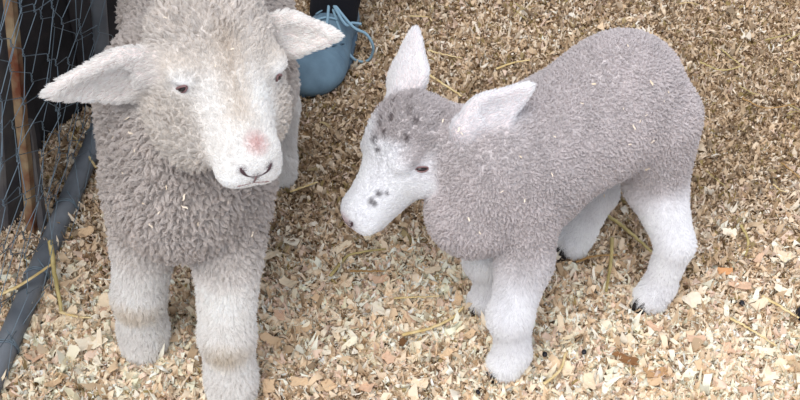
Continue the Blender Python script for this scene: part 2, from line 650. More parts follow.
n = 70000
x, y = region(n, True)
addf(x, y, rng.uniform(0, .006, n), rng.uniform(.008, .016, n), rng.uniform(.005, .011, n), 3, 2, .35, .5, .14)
n = 135000
x, y = region(n, False)
sz = (0.0038 + 0.0060 * rng.random(n) ** 2.2) * (1 - .32 * back_blend(x, y))
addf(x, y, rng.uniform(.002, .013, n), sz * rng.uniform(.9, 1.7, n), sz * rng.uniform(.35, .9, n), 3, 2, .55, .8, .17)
n = 60000                                            # thin curled slivers
x, y = region(n, False)
sz = 0.006 + 0.012 * rng.random(n) ** 2
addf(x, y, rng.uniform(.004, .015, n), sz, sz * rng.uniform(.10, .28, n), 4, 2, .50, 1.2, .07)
n = 17000
x, y = region(n, False)
dk = back_blend(x, y)
kp = rng.random(n) > dk * .55; x, y = x[kp], y[kp]; n = len(x)
sz = (0.008 + 0.010 * rng.random(n) ** 2.5) * (1 - .25 * back_blend(x, y))
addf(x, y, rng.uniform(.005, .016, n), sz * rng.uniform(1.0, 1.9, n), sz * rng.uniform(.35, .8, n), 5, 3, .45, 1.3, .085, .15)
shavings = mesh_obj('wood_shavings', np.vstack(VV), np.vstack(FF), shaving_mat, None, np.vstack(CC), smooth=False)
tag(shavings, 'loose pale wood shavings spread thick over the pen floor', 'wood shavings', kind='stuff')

# single larger shavings lying on top
def big_shaving(px, py, a, b, yaw, color, label, group=None, curl=.25, seed=0):
    r = np.random.default_rng(seed + int(px * 7 + py))
    p = at(px, py, 0.012); z0 = float(ground_h(p[0], p[1])) + 0.0165
    gu, gw = 7, 5
    e1 = np.array([math.cos(yaw), math.sin(yaw), 0]); e2 = np.array([-math.sin(yaw), math.cos(yaw), 0])
    tl = r.normal(size=2) * .12
    top = []
    for i in range(gu):
        for j in range(gw):
            u = i / (gu - 1) - .5; q = j / (gw - 1) - .5
            edge = (i in (0, gu - 1)) or (j in (0, gw - 1))
            u2 = u + (r.normal() * .05 if edge else 0); q2 = q + (r.normal() * .06 if edge else 0)
            q2 *= 1 - .3 * u
            zz = z0 + curl * a * (u * u * 1.6) + (tl[0] * u * a + tl[1] * q * b) + r.normal() * a * .012
            top.append(p * [1, 1, 0] + e1 * u2 * a + e2 * q2 * b + np.array([0, 0, zz]))
    top = np.array(top); bot = top - np.array([0, 0, .0007])
    V = np.vstack([top, bot]); m = gu * gw
    Fc = []
    for i in range(gu - 1):
        for j in range(gw - 1):
            o = i * gw + j
            q = (o, o + gw, o + gw + 1, o + 1)
            Fc.append(q); Fc.append(tuple(k + m for k in q[::-1]))
    rim = [i * gw for i in range(gu)] + [(gu - 1) * gw + j for j in range(1, gw)] + [i * gw + gw - 1 for i in range(gu - 2, -1, -1)] + [j for j in range(gw - 2, 0, -1)]
    for k in range(len(rim)):
        a_, b_ = rim[k], rim[(k + 1) % len(rim)]
        Fc.append((b_, a_, a_ + m, b_ + m))
    c = np.tile(color, (len(V), 1)) * (1 + r.normal(size=(len(V), 1)) * .03)
    o = mesh_obj('wood_shaving', V, Fc, shaving_mat, None, np.clip(c, 0, .9), smooth=False)
    tag(o, label, 'wood shaving', group)
    return o

CREAM = srgb(238, 220, 192); PALE = srgb(246, 232, 212); TAN = srgb(205, 165, 122); BRN = srgb(150, 108, 72)
big_shaving(692, 301, .030, .026, .5, PALE, "square pale shaving lying right of the grey lamb's near hind hoof")
big_shaving(625, 361, .034, .014, 2.5, BRN, "dark brown wood shaving lying near the bottom edge between the grey lamb's near feet")
big_shaving(589, 381, .026, .016, 1.4, CREAM, 'pale upright shaving near the bottom edge left of the dark brown shaving')
big_shaving(655, 376, .030, .018, .1, TAN, 'tan ribbed shaving just below and right of the dark brown shaving')
big_shaving(724, 275, .022, .010, 0, srgb(214, 160, 112), 'small orange-tan shaving uphill of the square pale shaving')
big_shaving(270, 258, .030, .014, .2, CREAM, "pale oblong shaving just right of the big lamb's right-hand foreleg")
big_shaving(93, 345, .040, .022, .3, PALE, "broad cream shaving in the corner between the pipe rail and the big lamb's left-hand foot")
big_shaving(66, 318, .038, .020, .9, CREAM, 'broad cream shaving beside the foot of the green stalk at the rail')
big_shaving(104, 305, .032, .017, 1.8, CREAM, "cream shaving standing on edge left of the big lamb's left-hand shin")
big_shaving(262, 178, .018, .009, 2.6, srgb(205, 170, 130), "small tan shaving beside the big lamb's muzzle")
big_shaving(402, 344, .014, .010, 1.0, srgb(120, 85, 55), 'small dark brown chip lying alone between the two lambs near the bottom')
spots = rng.uniform(0, 1, (400, 2)); used = []
for u, v in spots:
    px = 20 + u * 770; py = 235 + v * 160
    if px < 75 and py < 330: continue
    if 110 < px < 268 and py < 400: continue
    if 470 < px < 550 and py < 385: continue
    if 560 < px < 715 and py < 320: continue
    if any(math.hypot(px - a, py - b) < 26 for a, b in used): continue
    used.append((px, py))
    c = [CREAM, PALE, srgb(226, 196, 160), srgb(222, 188, 160)][len(used) % 4]
    big_shaving(px, py, random.uniform(.017, .030), random.uniform(.009, .017), random.uniform(0, 3.1), c,
                'broad pale wood shaving lying on top of the bedding in the foreground', 'broad shavings lying on top of the foreground bedding', curl=random.uniform(-.1, .5))
    if len(used) >= 60: break

# ------------------------------------------------------------------ fence panel
LEAN = 0.12
RA = at(30, 292, .018); RB = at(85, 163, .018)
RD = unit(RB - RA)                                  # run of the bottom rail
RN = np.array([RD[1], -RD[0], 0])                   # towards the lambs
XF = RA[0]
def fp(y, h, out=0.0):
    """point on the leaning fence panel: y along the rail, h up the panel"""
    n = math.hypot(1, LEAN)
    o = RA + RD * ((y - RA[1]) / RD[1])
    return np.array([o[0], o[1], 0.018]) + RN * (LEAN * h / n + out / n) + np.array([0, 0, h / n - out * LEAN / n])
post_y = 1.0
best = 1e9
for yy in np.linspace(1.2, 2.4, 200):              # the upright stands where the photo shows it
    for hh in np.linspace(.05, .5, 60):
        v = fp(yy, hh) - CAM; d = v @ fw
        e = abs(400 + F * v[0] / d - 101) + abs(200 - F * (v @ up) / d - 25)
        if e < best: best, post_y = e, yy
pipe_mat = material('galvanised_pipe', srgb(88, 94, 102), rough=0.55, metal=0.15, var=(14, srgb(120, 125, 132)), bump=(60, .3, .002), spec=.5)
wire_mat = material('zinc_wire', srgb(104, 120, 132), rough=0.5, metal=0.2, spec=.5)
fence = empty('fence_panel', (XF, post_y * .5 + .3, 0))
tag(fence, 'leaning wire netting fence panel on a grey pipe frame left of the lambs', 'fence')
v, f = tube([fp(yy, 0) for yy in np.linspace(.25, post_y + .02, 30)], .0165, 16)
mesh_obj('bottom_rail', v, f, pipe_mat, fence)
v, f = tube([fp(post_y, hh) for hh in np.linspace(0, 1.0, 20)], .0125, 14)
mesh_obj('upright_pipe', v, f, pipe_mat, fence)
v, f = tube([fp(.25, hh) for hh in np.linspace(0, 1.0, 20)], .0125, 14)
mesh_obj('upright_pipe', v, f, pipe_mat, fence)
v, f = tube([fp(yy, 1.0) for yy in np.linspace(.25, post_y, 20)], .0125, 14)
mesh_obj('top_rail', v, f, pipe_mat, fence)

def netting(cw, chh, y0, y1, h0, h1, out, seed, name, ring=False):
    r = np.random.default_rng(seed)
    parts = []
    ncol = int((y1 - y0) / cw)
    rows = int((h1 - h0) / (chh * .5)) + 1
    node = {}
    def nd(c, k):                                   # shared twist points
        if (c, k) not in node:
            node[(c, k)] = (r.normal() * cw * .13, r.normal() * chh * .07, r.normal() * .006)
        return node[(c, k)]
    for c in range(ncol + 1):
        pts = []
        for k in range(rows):
            side = 1 if (c + k) % 2 == 0 else -1
            cc = c if side > 0 else c - 1            # partner column
            jy, jh, jo = nd(cc, k)
            yb = y0 + (cc + .5) * cw + jy
            hb = h0 + k * chh * .5 + jh
            tw = .15 * chh
            for q, s in enumerate(np.linspace(-1, 1, 5)):
                an = s * 4.5 + (0 if side > 0 else math.pi)
                pts.append(fp(np.clip(yb + .0016 * math.cos(an), y0, y1), hb + s * tw * .5, out + jo + .0016 * math.sin(an)))
        v, f = tube(pts, .00062, 5, closed_ends=False)
        parts.append((v, f))
    V, Fc = join(parts)
    return mesh_obj(name, V, Fc, wire_mat, fence)
netting(.050, .085, .30, post_y, -.005, .98, .017, 3, 'wire_netting')
netting(.062, .11, .30, post_y, .0, .98, -.018, 8, 'wire_netting')
for yy in (.74, .86, .99, 1.13, 1.28, 1.46):                     # wire ties round the rail
    pts = []
    for k in range(26):
        a = k / 25 * 2 * math.pi * 2.1
        pts.append(fp(yy + .006 * k / 25 + .002 * math.sin(k), 0) + np.array([math.cos(a) * .0185, 0, math.sin(a) * .0185]))
    pts.append(pts[-1] + np.array([-.012, .012, .012]))
    v, f = tube(pts, .0009, 5)
    mesh_obj('wire_tie', v, f, wire_mat, fence)

# dark boards and posts behind the fence
board_mat = material('weathered_dark_board', srgb(34, 32, 34), rough=0.9, var=(9, srgb(58, 54, 56)), bump=(40, .5, .004))
rust_mat = material('rusty_iron', srgb(104, 58, 40), rough=0.85, var=(24, srgb(150, 132, 104)), bump=(70, .5, .002))
grey_mat = material('grey_timber', srgb(74, 72, 76), rough=0.85, var=(16, srgb(100, 96, 94)), bump=(50, .4, .003))
def plank(name, pa, pb, wdt, thk, mat, nrm, label, cat, group=None):
    pa = np.array(pa, float); pb = np.array(pb, float)
    ax = unit(pb - pa); n_ = np.array(nrm, float); n_ = unit(n_ - ax * (n_ @ ax)); s = np.cross(ax, n_)
    V = []; prof = []
    bv = min(wdt, thk) * .12
    for sx, sy in ((1, 1), (-1, 1), (-1, -1), (1, -1)):
        x0, y0 = sx * wdt / 2, sy * thk / 2
        a_, b_ = ((x0, y0 - sy * bv), (x0 - sx * bv, y0)) if sx * sy > 0 else ((x0 - sx * bv, y0), (x0, y0 - sy * bv))
        prof += [a_, b_]
    m = 8
    for i in range(m):
        c = pa + (pb - pa) * i / (m - 1) + s * random.uniform(-.0015, .0015)
        for (x0, y0) in prof: V.append(c + s * x0 + n_ * y0)
    k = len(prof); Fc = []
    for i in range(m - 1):
        for j in range(k):
            Fc.append((i * k + j, i * k + (j + 1) % k, (i + 1) * k + (j + 1) % k, (i + 1) * k + j))
    Fc.append(tuple(range(k))[::-1]); Fc.append(tuple((m - 1) * k + j for j in range(k)))
    o = mesh_obj(name, V, Fc, mat, None, smooth=False)
    tag(o, label, cat, group)
    return o
WA = at(-95, 275); WB = at(122, 78)
WD = unit(WB - WA); WN = np.array([WD[1], -WD[0], 0])
nb_ = int(np.linalg.norm(WB - WA) / .125) + 1
for i in range(-2, nb_):
    q = WA + WD * (.128 * i) + WN * (-.012 * (i % 2))
    lab = 'dark weathered upright board in the wall behind the wire netting'
    plank('dark_board', q, q + WN * .10 + [0, 0, 1.4], .126, .02, board_mat, WN, lab, 'board', 'dark boards behind the wire netting')
q0 = at(33, 238)
plank('rusty_post', q0, at_d(4, -60, depth(q0) - .30), .015, .014, rust_mat, (1, -.3, 0),
      'thin rusty brown post standing behind the wire netting at the left edge', 'post')
q0 = at(44, 236)
plank('grey_stake', q0, at_d(28, 120, depth(q0) - .12), .012, .012, grey_mat, (1, -.3, 0),
      'short grey stake behind the netting, in front of the rusty post', 'stake')
q0 = at(8, 225)
plank('grey_timber', q0, at_d(-8, -60, depth(q0) - .30), .05, .03, grey_mat, (1, -.3, 0),
      'pale grey timber upright at the far left edge behind the netting', 'post')

# ------------------------------------------------------------------ small lamb (right)
print('XF', XF, 'post_y', post_y)
def small_lamb():
    G = {k: at(*v, .012) for k, v in dict(fl=(508, 366), fr=(488, 303), hl=(652, 300), hr=(574, 246)).items()}
    fm = (G['fl'] + G['fr']) / 2; hm = (G['hl'] + G['hr']) / 2
    chest = at(505, 174, .255); rump = at(622, 98, .290)
    mid = (chest + rump) / 2
    ax = unit((rump - chest) * [1, 1, 0]); side = np.array([ax[1], -ax[0], 0])   # towards the viewer
    if side[1] > 0: side = -side
    A = [
        ell(mid, [.155, .084, .086], [ax, side, np.cross(ax, side)], 'wool', .04),
        ell(chest + ax * .015 + [0, 0, -.003], [.080, .078, .088], [ax, side, np.cross(ax, side)], 'wool', .04),
        ell(rump + ax * -.005, [.088, .084, .092], [ax, side, np.cross(ax, side)], 'wool', .04),
        cone(chest - ax * .052 + [0, 0, -.038], chest + ax * .03 + [0, 0, -.03], .058, .062, 'wool', .04),
    ]
    # head frame
    s = .98
    dh = depth(at(402, 158, .27))
    O = at_d(402, 147, dh - .015)
    Y = camvec(-.64, -.70, .12)
    U = camvec(-.66, .42, .62); U = unit(U - Y * (U @ Y))
    X = np.cross(Y, U)
    Ha, Hc, L = head_prims(O, X, Y, U, s, 1.2)
    # neck
    nb = chest - ax * .02 + [0, 0, .03]
    A += [cone(nb, L(0, -.035, -.015), .066, .040, 'wool', .03)]
    A += Ha
    A += [ell(L(.0, -.018, .018), s * np.array([.046, .048, .028]), np.array([X, Y, U]), 'poll', .015)]
    C = list(Hc)
    e = {}
    r1 = L(.036, -.040, .006)
    t1 = at_d(415, 30, depth(r1) + .01)
    ea, ec, *_ = ear_prims(at_d(404, 92, depth(r1)), t1, .068, .0072, camvec(.75, 0, -.7), 2.0); A += ea; C += ec
    a1 = unit(t1 - r1)
    r2 = L(-.040, -.040, -.006)
    t2 = at_d(531, 86, depth(r2) - .062)
    ea, ec, *_ = ear_prims(at_d(474, 124, depth(r2) - .034), t2, .052, .0066, camvec(.05, -.35, .95), 2.0); A += ea; C += ec
    a2 = unit(t2 - r2)
    # legs
    dn = np.array([0, 0, -1.0])
    def foreleg(foot, sgn):
        top = chest + ax * .0 + side * sgn * .045 + [0, 0, -.02]
        el = np.array([foot[0] * .35 + top[0] * .65, foot[1] * .35 + top[1] * .65, .155]) + ax * .008
        kn = foot * [1, 1, 0] + (top - foot) * [.22, .22, 0] - ax * .004 + [0, 0, .096]
        ft = foot * [1, 1, 0] + ax * .006 + [0, 0, .036]
        to = foot * [1, 1, 0] - ax * .006 + [0, 0, .020]
        return leg_prims([top, el, kn, ft, to], [.042, .033, .0245, .0205, .0225], top='wool') + \
            [ell(kn - ax * .006, [.024, .024, .026], None, 'leg', .01)]
    A += foreleg(G['fl'], 1) + foreleg(G['fr'], -1)
    def hindleg(foot, sgn):
        hip = rump + side * sgn * .042 + ax * .024 + [0, 0, -.02]
        st = rump * [1, 1, 0] + side * sgn * .060 + ax * .030 + [0, 0, .165]
        hk = foot * [1, 1, 0] + ax * .024 + [0, 0, .112]
        if sgn < 0: hk = foot * [1, 1, 0] + ax * .040 + [0, 0, .10]
        ft = foot * [1, 1, 0] + ax * .010 + [0, 0, .036]
        to = foot * [1, 1, 0] - ax * .004 + [0, 0, .020]
        return leg_prims([hip, st, hk, ft, to], [.060, .040, .0225, .0190, .0225], top='wool')
    A += hindleg(G['hl'], 1) + hindleg(G['hr'], -1)
    A += [cone(rump + ax * .075 + [0, 0, -.02], rump + ax * .088 + [0, 0, -.11], .017, .012, 'wool', .02)]

    GREY = srgb(218, 211, 211); GREY2 = srgb(208, 201, 201); WHITE = srgb(247, 246, 248); DK = srgb(120, 108, 108)
    nose_c = L(0, .124, -.013)
    spots = [(hit(A, C, 372, 203), .0085), (hit(A, C, 378, 194), .006), (hit(A, C, 387, 193), .005), (hit(A, C, 375, 140), .009), (hit(A, C, 378, 150), .007)]
    nostr = [L(-.010, .121, -.012), L(.010, .121, -.012), L(0, .124, -.017)]
    mth = [L(sx * q, .1215 - abs(q) * 1.1, -.034) for sx in (-1, 1) for q in (0, .006, .012, .018)]
    def color(P, W, names, skin):
        base = {'wool': GREY, 'poll': GREY2, 'face': WHITE, 'ear': WHITE, 'leg': WHITE}
        W = W.copy()
        # the grey of the poll reaches down the forehead towards the eye; the muzzle is white
        q = (P - O) / s
        yl = q @ Y; zl = q @ U; xl = q @ X
        mask = np.clip((.022 - yl + .010 * lumps(P, 120, 3) + .02 * np.clip(-xl, 0, .05) / .05 * 0) / .018, 0, 1) * np.clip((zl + .004) / .012, 0, 1)
        blaze = np.clip((xl - .010) / .012, 0, 1) * np.clip((yl + .02) / .02, 0, 1)
        mask = mask * (1 - .75 * blaze)
        fi, pi_ = names.index('face'), names.index('poll')
        head = W[:, fi] + W[:, pi_]
        W[:, pi_] = head * mask; W[:, fi] = head * (1 - mask)
        c = W @ np.array([base[k] for k in names])
        v = lumps(P, 30, 1) * .03 + lumps(P, 110, 2) * .03
        c = c * (1 + v[:, None])
        pk = (W[:, pi_] * np.clip(lumps(P, 260, 9) - .45, 0, 1) * .9)[:, None]
        c = c * (1 - pk) + DK * pk
        for (sp, r) in spots:
            m = (np.clip(1.4 - 1.4 * np.linalg.norm(P - sp, axis=1) / r, 0, 1) * .8 * (lumps(P, 700, 4) > -.4))[:, None]
            c = c * (1 - m) + srgb(110, 104, 108) * m
        m = (np.clip(1.25 - np.linalg.norm(P - nose_c, axis=1) / .014, 0, 1) * .75)[:, None]
        c = c * (1 - m) + srgb(205, 178, 178) * m
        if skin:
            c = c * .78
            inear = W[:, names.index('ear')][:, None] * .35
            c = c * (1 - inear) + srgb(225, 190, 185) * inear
            for p in nostr:
                m = (np.clip(1.3 - np.linalg.norm(P - p, axis=1) / .0055, 0, 1))[:, None]
                c = c * (1 - m) + srgb(60, 40, 45) * m
            for p in mth:
                m = (np.clip(1.3 - np.linalg.norm(P - p, axis=1) / .003, 0, 1))[:, None]
                c = c * (1 - m) + srgb(96, 66, 68) * m
        return c
    def flowfix(P, W, names, flow):
        ei = names.index('ear')
        e = np.where((P @ up > O @ up + .035)[:, None] & (P @ rt < O @ rt + .045)[:, None], a1, a2)
        return flow * (1 - W[:, ei:ei + 1]) + e * W[:, ei:ei + 1]
    zones = {
        'wool': dict(len=.0068, lay=.10, clump=.80, curl=.0013, rad=.00027, flow=dn * .8 + ax * .4),
        'poll': dict(len=.0065, lay=.5, clump=.80, curl=.0010, rad=.00026, flow=-Y),
        'face': dict(len=.0042, lay=1.6, clump=.30, curl=.0003, rad=.00022, flow=-Y),
        'ear': dict(len=.0060, lay=1.8, clump=.30, curl=.0003, rad=.00020, flow=unit(a1 * .6 + a2)),
        'leg': dict(len=.0075, lay=1.4, clump=.25, curl=.0006, rad=.00024, flow=dn),
    }
    marks = face_marks(A, C, L, X, Y, U, s, 1.2, (0, .010, -.011))
    bare = [(p, .0022) for q in marks['nostril'] for p in q] + [(p, .0012) for p in marks['mouth'] + marks['lip']] + [(p + (Y * .75 + U * .65) * q * s, .0034 * s) for _, p in marks['eye'] for q in (-.005, 0, .005)]
    nose_p = L(0, .118, -.020)
    lenfix = lambda P: .30 + .70 * np.clip((np.linalg.norm(P - nose_p, axis=1) - .012) / .02, 0, 1)
    body, V, Fq, N = build_lamb('small_lamb', dict(adds=A, cuts=C, zones=zones, color=color, flowfix=flowfix, hairs=330000,
                              eyek=1.15, lock=.0037, lockvar=.05, bare=bare, marks=marks, lenfix=lenfix, head=(L, X, Y, U, s)))
    tag(body, 'smaller grey woolly lamb with white face standing sideways on the right', 'lamb')
    for g in G.values():
        hooves(body, g * [1, 1, 0] - ax * .010 + [0, 0, .005], -ax, .0205)
    return body, V, Fq, dict(ax=ax, side=side)

# ------------------------------------------------------------------ big lamb (left)
def big_lamb():
    G = {'r': at(146, 345, .015), 'l': at(233, 392, .015)}
    fm = (G['r'] + G['l']) / 2
    back = np.array([.0, 1, 0]); back = back / np.linalg.norm(back)
    sidev = np.array([back[1], -back[0], 0])               # to the photo's right
    chest = at(181, 165, .33)
    chest_c = chest + back * .04
    rump = chest_c + back * .30 - sidev * .014 + [0, 0, .02]
    M = [back, sidev, np.cross(back, sidev)]
    A = [
        ell(chest_c, [.110, .089, .120], M, 'wool', .05),
        ell((chest_c + rump) / 2, [.19, .094, .110], M, 'wool', .05),
        ell(rump, [.115, .096, .112], M, 'wool', .05),
        ell(chest_c + [-.005, -.035, -.045], [.085, .080, .080], M, 'wool', .04),
    ]
    s = 1.15
    O = at_d(220, 64, depth(at(232, 78, .47)))
    Y = camvec(.38, -.78, .50)
    U = camvec(.27, .566, .77); U = unit(U - Y * (U @ Y))
    X = np.cross(Y, U)
    Ha, Hc, L = head_prims(O, X, Y, U, s, 1.28)
    MH = np.array([X, Y, U])
    A += [cone(chest_c + [0, .03, .06], L(0, -.035, -.020), .085, .060, 'wool', .05)]
    A += Ha
    # thick woolly crown and cheeks
    A += [ell(L(.004, -.030, .012), s * np.array([.055, .046, .036]), MH, 'poll', .02),
          ell(L(.030, .026, -.032), s * np.array([.032, .057, .034]), MH, 'cheek', .02),
          ell(L(-.030, .012, -.030), s * np.array([.026, .054, .034]), MH, 'cheek', .02)]
    C = list(Hc)
    rr = L(.050, -.012, -.008)
    t1 = at_d(47, 94, depth(rr) - .02)
    ea, ec, *_ = ear_prims(at_d(150, 68, depth(rr)), t1, .078, .0085, camvec(.1, -.75, .5), 1.2); A += ea; C += ec
    a1 = unit(t1 - rr)
    r2 = L(-.050, -.030, -.008)
    t2 = at_d(338, 36, depth(r2) + .00)
    ea, ec, *_ = ear_prims(at_d(272, 34, depth(r2)), t2, .052, .0085, camvec(.1, -.35, .9), 1.2); A += ea; C += ec
    a2 = unit(t2 - r2)
    dn = np.array([0, 0, -1.0])
    def foreleg(foot, sg):
        top = chest_c + sidev * sg * .048 + [0, -.02, -.05]
        el = top * [.6, .6, 0] + foot * [.4, .4, 0] + [0, 0, .20]
        kn = foot * [1, 1, 0] + (top - foot) * [.15, .15, 0] + [0, -.004, .115]
        ft = foot * [1, 1, 0] + [0, .004, .045]
        to = foot * [1, 1, 0] + [0, -.004, .026]
        return leg_prims([top, el, kn, ft, to], [.055, .037, .0300, .0280, .0280], top='wool')
    A += foreleg(G['r'], -1) + foreleg(G['l'], 1)
    HG = {'r': rump * [1, 1, 0] - sidev * .060 + back * .02 + [0, 0, .015], 'l': at(279, 176, .015)}
    def hindleg(foot, sg):
        hip = rump + sidev * sg * .050 + [0, 0, -.03]
        st = hip * [1, 1, 0] + (foot - hip) * [.5, .5, 0] - back * .01 + [0, 0, .21]
        hk = foot * [1, 1, 0] + back * .035 + [0, 0, .13]
        ft = foot * [1, 1, 0] + back * .006 + [0, 0, .045]
        to = foot * [1, 1, 0] - back * .004 + [0, 0, .026]
        return leg_prims([hip, st, hk, ft, to], [.070, .052, .032, .024, .025], top='wool')
    A += hindleg(HG['r'], -1) + hindleg(HG['l'], 1)
    A += [cone(rump + back * .10, rump + back * .125 + [0, 0, -.14], .024, .016, 'wool', .02)]
    WOOL = srgb(216, 208, 203); POLL = srgb(228, 221, 215); CHEEK = srgb(226, 219, 212); WHITE = srgb(247, 244, 241)
    nostr = [L(-.011, .121, -.012), L(.011, .121, -.012), L(0, .125, -.018), L(0, .125, -.024)]
    mth = [L(sx * q, .1215 - abs(q) * 1.1, -.034) for sx in (-1, 1) for q in (0, .006, .012, .018)]
    pink = hit(A, C, 257, 144)
    knees = [g * [1, 1, 0] + [0, -.02, .110] for g in G.values()]
    emarks = face_marks(A, C, L, X, Y, U, s, 1.28, (0, .031, .001))['eye']
    def color(P, W, names, skin):
        base = {'wool': WOOL, 'poll': POLL, 'cheek': CHEEK, 'face': WHITE, 'ear': WHITE, 'leg': srgb(246, 243, 240)}
        c = W @ np.array([base[k] for k in names])
        c = c * (1 + (lumps(P, 24, 11) * .03 + lumps(P, 90, 12) * .03)[:, None])
        q = (P - O) / s
        yl = q @ Y; xl = q @ X; zl = q @ U
        hd = (W[:, names.index('face')] + W[:, names.index('poll')])
        eyes_ = np.min([np.linalg.norm(P - e_, axis=1) for _, e_ in emarks], axis=0)
        fh = (W[:, names.index('face')] * np.clip((.045 - yl) / .03, 0, 1) * np.clip((eyes_ - .012) / .012, 0, 1) * .85)[:, None]
        c = c * (1 - fh) + srgb(229, 221, 213) * fh
        st = (hd * np.clip(1 - np.abs(xl - .004) / .020, 0, 1) * np.clip((yl + .01) / .02, 0, 1) * np.clip((.095 - yl) / .02, 0, 1) * (zl > 0) * .45)[:, None]
        c = c * (1 - st) + srgb(206, 190, 172) * st
        m = (np.clip(1.2 - np.linalg.norm(P - pink, axis=1) / .014, 0, 1) * .7)[:, None]
        c = c * (1 - m) + srgb(214, 172, 168) * m
        for kp in knees:
            d = (P - kp) * [1, 1, 1.6]
            m = (np.clip(1.2 - np.linalg.norm(d, axis=1) / .034, 0, 1) * .50 * W[:, names.index('leg')])[:, None]
            c = c * (1 - m) + srgb(208, 190, 160) * m
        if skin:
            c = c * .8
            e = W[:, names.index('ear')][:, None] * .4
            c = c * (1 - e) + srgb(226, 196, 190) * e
            for p in nostr:
                m = (np.clip(1.3 - np.linalg.norm(P - p, axis=1) / .0065, 0, 1))[:, None]
                c = c * (1 - m) + srgb(70, 46, 50) * m
            for p in mth:
                m = (np.clip(1.3 - np.linalg.norm(P - p, axis=1) / .0035, 0, 1))[:, None]
                c = c * (1 - m) + srgb(110, 76, 78) * m
        return c
    def flowfix(P, W, names, flow):
        ei = names.index('ear')
        right = (P @ rt > O @ rt)[:, None]
        e = np.where(right, a2, a1)
        return flow * (1 - W[:, ei:ei + 1]) + e * W[:, ei:ei + 1]
    zones = {
        'wool': dict(len=.0108, lay=.35, clump=.78, curl=.0019, rad=.00034, flow=dn),
        'poll': dict(len=.0100, lay=.7, clump=.80, curl=.0016, rad=.00030, flow=-Y),
        'cheek': dict(len=.0085, lay=.7, clump=.80, curl=.0018, rad=.00030, flow=-Y),
        'face': dict(len=.0050, lay=1.5, clump=.35, curl=.0006, rad=.00026, flow=-Y),
        'ear': dict(len=.0065, lay=1.8, clump=.35, curl=.0004, rad=.00024, flow=a1),
        'leg': dict(len=.0100, lay=1.3, clump=.30, curl=.0010, rad=.00028, flow=dn),
    }
    marks = face_marks(A, C, L, X, Y, U, s, 1.28, (0, .031, .001))
    bare = [(p, .0024) for q in marks['nostril'] for p in q] + [(p, .0014) for p in marks['mouth'] + marks['lip']] + [(p + (Y * .75 + U * .65) * q * s, .0062 * s) for _, p in marks['eye'] for q in (-.005, 0, .005)]
    nose_p = L(0, .118, -.020)
    lenfix = lambda P: .28 + .72 * np.clip((np.linalg.norm(P - nose_p, axis=1) - .014) / .03, 0, 1)
    body, V, Fq, N = build_lamb('large_lamb', dict(adds=A, cuts=C, zones=zones, color=color, flowfix=flowfix, hairs=430000,
                              eyeout=.0010, lock=.0056, lockvar=.06, bare=bare, marks=marks, lenfix=lenfix, head=(L, X, Y, U, s), res=.004))
    tag(body, 'larger cream woolly lamb facing the viewer beside the fence on the left', 'lamb')
    for g in list(G.values()) + list(HG.values()):
        hooves(body, g * [1, 1, 0] + [0, -.004, .004], (0, -1), .024)
    return body, V, Fq

SL = small_lamb()
BL = big_lamb()

# ------------------------------------------------------------------ the person behind (lower legs only in the photo)
cloth_mat = material('black_trouser_cloth', srgb(22, 22, 28), rough=0.9, bump=(300, .3, .0008), spec=.2)
suede_mat = material('blue_suede', srgb(84, 106, 122), rough=0.6, var=(30, srgb(100, 124, 140)), bump=(500, .4, .0006), spec=.25)
sole_mat = material('shoe_sole', srgb(66, 86, 102), rough=0.7, bump=(120, .3, .001))
lace_mat = material('shoe_lace', srgb(128, 158, 176), rough=0.8, bump=(900, .4, .0005))
person_skin = material('person_skin', srgb(205, 160, 135), rough=.6)
person = empty('person', (0, 0, 0))
toe = at(304, 101, .0); heel = at(352, 15, .0)
fd = unit(heel - toe); toe = toe; FL = .265
fd = unit((heel - toe) * [1, 1, 0]); sd_ = np.array([fd[1], -fd[0], 0])
person.location = Vector(toe + fd * .13)
tag(person, 'person in black trousers and blue lace-up shoes standing behind the lambs', 'person')

def leg_chain(base, fdv, hip):
    ank = base + fdv * .20 + [0, 0, .10]
    kn = ank * .55 + hip * .45; kn = np.array([ank[0] * .5 + hip[0] * .5, ank[1] * .5 + hip[1] * .5 - .03, .50])
    return ank, kn
toe2 = toe + np.array([.02, .44, 0]); fd2 = fd
hipc = (toe + toe2) / 2 + fd * .2 + np.array([.02, .1, .92])
hl = hipc + [.085, -.02, 0]; hr = hipc + [-.085, .03, 0]
bodyA = []; trA = []
for tb, hp in ((toe, hl), (toe2, hr)):
    ank, kn = leg_chain(tb, fd, hp)
    bodyA += [cone(tb + fd * .045 + [0, 0, .028], tb + fd * .13 + [0, 0, .038], .016, .024, 'b', .02),
              cone(tb + fd * .13 + [0, 0, .038], ank, .026, .032, 'b', .02),
              cone(tb + fd * .225 + [0, 0, .035], ank, .026, .032, 'b', .02),
              cone(ank, kn, .031, .048, 'b', .02), cone(kn, hp, .050, .075, 'b', .02)]
    up_ = unit(kn - ank)
    trA += [cone(ank - up_ * .030, kn, .047, .062, 't', .02), cone(kn, hp, .062, .092, 't', .03)]
bodyA.append(ell(hipc + [0, 0, .03], [.15, .10, .10], None, 'b', .05))
trA.append(ell(hipc + [0, 0, .03], [.168, .118, .10], None, 't', .05))
v, f = surface(bodyA, [], .009)
mesh_obj('body', v, f, person_skin, person)
v, f = surface(trA, [], .008)
v = v + unit(v - v.mean(0)) * 0 + (lumps(v, 60, 6) * .0025)[:, None] * np.array([1, .4, 0])
mesh_obj('trousers', v, f, cloth_mat, person)

